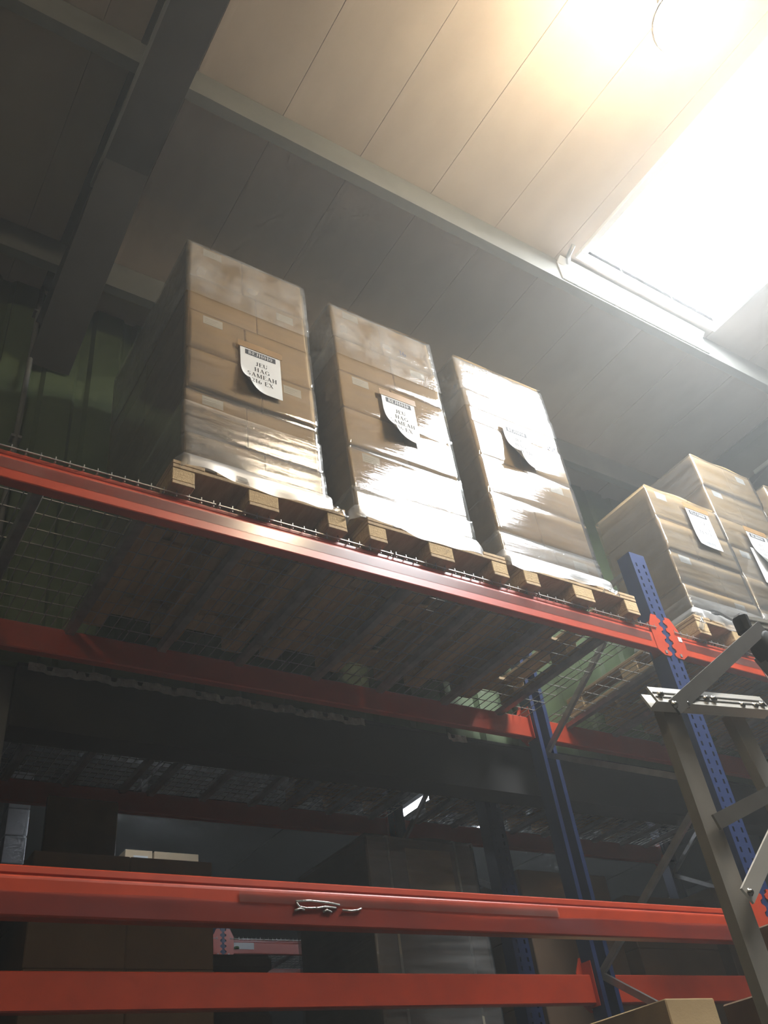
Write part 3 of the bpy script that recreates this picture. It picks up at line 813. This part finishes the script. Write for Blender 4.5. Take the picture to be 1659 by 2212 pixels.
# cartons on the far rack
fz = FT + .011
hc = (E+3.475-fz)/3
for k in range(3):
    for j, (a, b) in enumerate(((3.23, 3.53), (3.55, 4.06))):
        carton(a, 9.42, fz+hc*k, b-a, .5, hc, 'pale tan carton, %s of the far rack pile, %s pile' % (['bottom', 'middle', 'top'][k], ['narrow left', 'broad right'][j]), 'pale cartons on the far rack', 'cardboard_tan', (.09, .06, .16, .16) if (k == 2 and j == 0) else None)
bd = empty('dark_bundle', (2.26, 4.93, zl), 'dark lumpy bundle between the brown pile and the strapped load', 'bundle')
bz = 0; bh = (E+1.235 - zl)/9
for k in range(9):
    ww = .20 + .012*math.sin(k*2.1); dd = .22 + .01*math.cos(k*1.7)
    m = MB().bbox(-ww+.01*math.sin(k*3), ww+.012*math.cos(k*2.3), -dd, dd, bz+.002, bz+bh-.004, .022); bz += bh
    m.build('folded_sheet', 'dark_cloth', bd)
# ================================================================ LADDER
AY = 1.30
lad = empty('step_ladder', (1.85, AY, 0), 'aluminium platform ladder standing in the aisle at the right edge', 'ladder')
def L(x, z, y=AY): return (x-1.85, y-AY, z+E)
def rmap(x, y, z, dz):               # rail climbs to the right, tilted back so its face takes more light
    c, q = math.cos(.36), math.sin(.36)
    return (x+1.759-1.85, y*c+z*q-.02*(x/.445), z*c-y*q+dz+E+.0385*(x/.445))
rail = MB().prism([(-.016, -.027), (.016, -.027), (.016, .027), (.010, .027), (.010, -.021), (-.010, -.021), (-.010, .027), (-.016, .027)], 0, .445, 'x')
rail.v = [rmap(x, y, z, .947) for x, y, z in rail.v]
ro = rail.build('rail', 'alu_lit', lad)
for g in (-.009, .006):
    m = MB().box(.004, .441, -.0185, -.0162, g-.0015, g+.0015); m.v = [rmap(x, y, z, .947) for x, y, z in m.v]
    m.build('rail_groove', 'alu_shadow', ro)
def bolt(x, z, y, par, r=.0075):
    m = MB().lathe([(0, 0), (r*1.5, 0), (r*1.5, .0018), (r, .002), (r, .007), (r*.6, .009), (0, .009)], seg=10)
    m.v = [(a + x-1.85, y-AY - c, b + z + E) for a, b, c in m.v]; m.build('bolt', 'bolt', par, True)
for (x, z) in ((1.782, .952), (1.868, .937), (1.952, .965), (1.982, .968), (2.09, .966), (2.145, .972), (2.178, .980)): bolt(x, z, AY-.018-.02*(x-1.759)/.445, ro)
m = MB().box(.118, .170, -.0178, -.0164, -.012, .012); m.v = [rmap(x, y, z+.004, .947) for x, y, z in m.v]; m.build('name_plate', 'grey_plate', ro)
def stile(p, q, w, label=None):
    m = MB().bar(p, q, w, .028, (0,1,0)); return m.build('leg', 'aluminium', lad)
stile(L(1.840, .935, AY+.02), L(1.862, -E+.03, AY+.02), .068)
stile(L(2.113, .965, AY+.02), L(2.53, -E+.03, AY+.02), .062)
stile(L(1.840, .935, AY-.36), L(1.862, -E+.03, AY-.36), .068)
stile(L(2.113, .965, AY-.36), L(2.53, -E+.03, AY-.36), .062)
for k in range(6):
    zz = -.02 - .27*k
    MB().bbox(-.012, .030, -.345, .005, E+zz-.012, E+zz+.012, .003).build('tread', 'aluminium', lad)
for (x, yy) in ((1.862, .02), (2.53, .02), (1.862, -.36), (2.53, -.36)):
    MB().bbox(x-1.85-.04, x-1.85+.04, yy-.022, yy+.022, 0, .045, .006).build('rubber_foot', 'rubber', lad)
def strut(p, q, w, mat='aluminium', d=.006):
    return MB().bar(p, q, w, d, (0,1,0)).build('strut', mat, lad)
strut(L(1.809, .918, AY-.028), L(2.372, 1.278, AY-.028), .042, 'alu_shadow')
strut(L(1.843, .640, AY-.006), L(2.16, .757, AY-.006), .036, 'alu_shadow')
s3 = strut(L(1.850, .473, AY-.012), L(2.10, .668, AY-.012), .040, 'alu_lit')
bolt(1.858, .480, AY-.016, s3, .006); bolt(1.806, .922, AY-.032, ro, .007)
rail2 = MB().prism([(-.016, -.026), (.016, -.026), (.016, .026), (-.016, .026)], 0, .5, 'x')
rail2.v = [(x+2.335-1.85, y-.03*x, z+1.292+E+.06*x) for x, y, z in rail2.v]; r2 = rail2.build('upper_rail', 'alu_lit', lad)
for g in (-.012, .010):
    m = MB().box(.0, .5, -.0185, -.0162, g-.002, g+.002); m.v = [(x+2.335-1.85, y-.03*x, z+1.292+E+.06*x) for x, y, z in m.v]; m.build('rail_groove', 'alu_shadow', r2)
MB().bbox(2.300-1.85, 2.336-1.85, -.026, .022, E+1.252, E+1.325, .012).build('end_cap', 'rubber', lad)
bk = MB().lathe([(0, 0), (.045, 0), (.052, .006), (.052, .05), (.045, .056), (0, .056)], seg=18)
bk.v = [(a+2.385-1.85, -.01-c+.03, b+E+1.215) for a, b, c in bk.v]; bk.build('clamp_wheel', 'rubber', lad, True)
MB().bar(L(2.36, 1.20, AY+.01), L(2.53, 0.97, AY+.01), .04, .03).build('strut', 'alu_shadow', lad)
MB().tube([L(2.19, .985, AY-.01), L(2.45, .985, AY-.01)], .008, 8).build('stay_rod', 'aluminium', lad, True)
# strip of film dangling from the low right stack
tag(MB().tube([(4.62, 2.60, E+2.60), (4.66, 2.60, E+2.45), (4.655, 2.605, E+2.30), (4.70, 2.6, E+2.16), (4.69, 2.6, E+2.10)], [.006, .01, .007, .012, .003], 6).build('film_strand', 'film_loose', None, True),
    'twisted strand of plastic film dangling below the right shelf beam', 'film')

# ================================================================ FLOOR STACKS, LOWER RIGHT
def floor_pile(x, y, w, d, ztop, n, label_fmt, group, mat):
    h = (ztop - PT - .012)/n
    pallet(x-.02, y-.02, .0, 'pallet on the floor under the %s' % label_fmt, w=w+.04, l=d+.04)
    for k in range(n):
        carton(x, y, PT+h*k, w, d, h, '%s carton of the %s' % ((['lowest', 'second', 'third', 'fourth', 'fifth', 'sixth'][k] if k < n-1 else 'topmost'), label_fmt), group, mat)
floor_pile(3.22, 2.78, .30, .9, E+.60, 6, 'narrow brown pile below the low beam', 'cartons piled on the floor', 'cardboard')
floor_pile(2.75, 1.15, .75, 1.0, E+.445, 5, 'dark pile in the aisle by the ladder', 'cartons piled on the floor', 'cardboard_dark')
carton(2.90, 1.25, E+.446, .55, .79, .195, 'dark carton lying on top of the aisle pile by the ladder', 'cartons piled on the floor', 'cardboard_dark')

# ================================================================ LENS GLARE VEIL
m, t, p, N, L_ = nt('glare_veil'); N.remove(p)
vs = N.new('ShaderNodeVolumeScatter'); vs.inputs['Density'].default_value = GLARE_D; vs.inputs['Anisotropy'].default_value = .55  # scattering volume added to imitate lens glare and lifted blacks
vs.inputs['Color'].default_value = (.93,.96,.95,1)
L_.new(vs.outputs[0], N['Material Output'].inputs['Volume'])
hz = MB().box(X0+.01, X1-.01, Y0+.01, BY1-.01, .01, RZ-.001).build('glare_veil', 'glare_veil')
tag(hz, 'thin air volume added to imitate lens glare and bloom', 'glare_veil', kind='stuff')
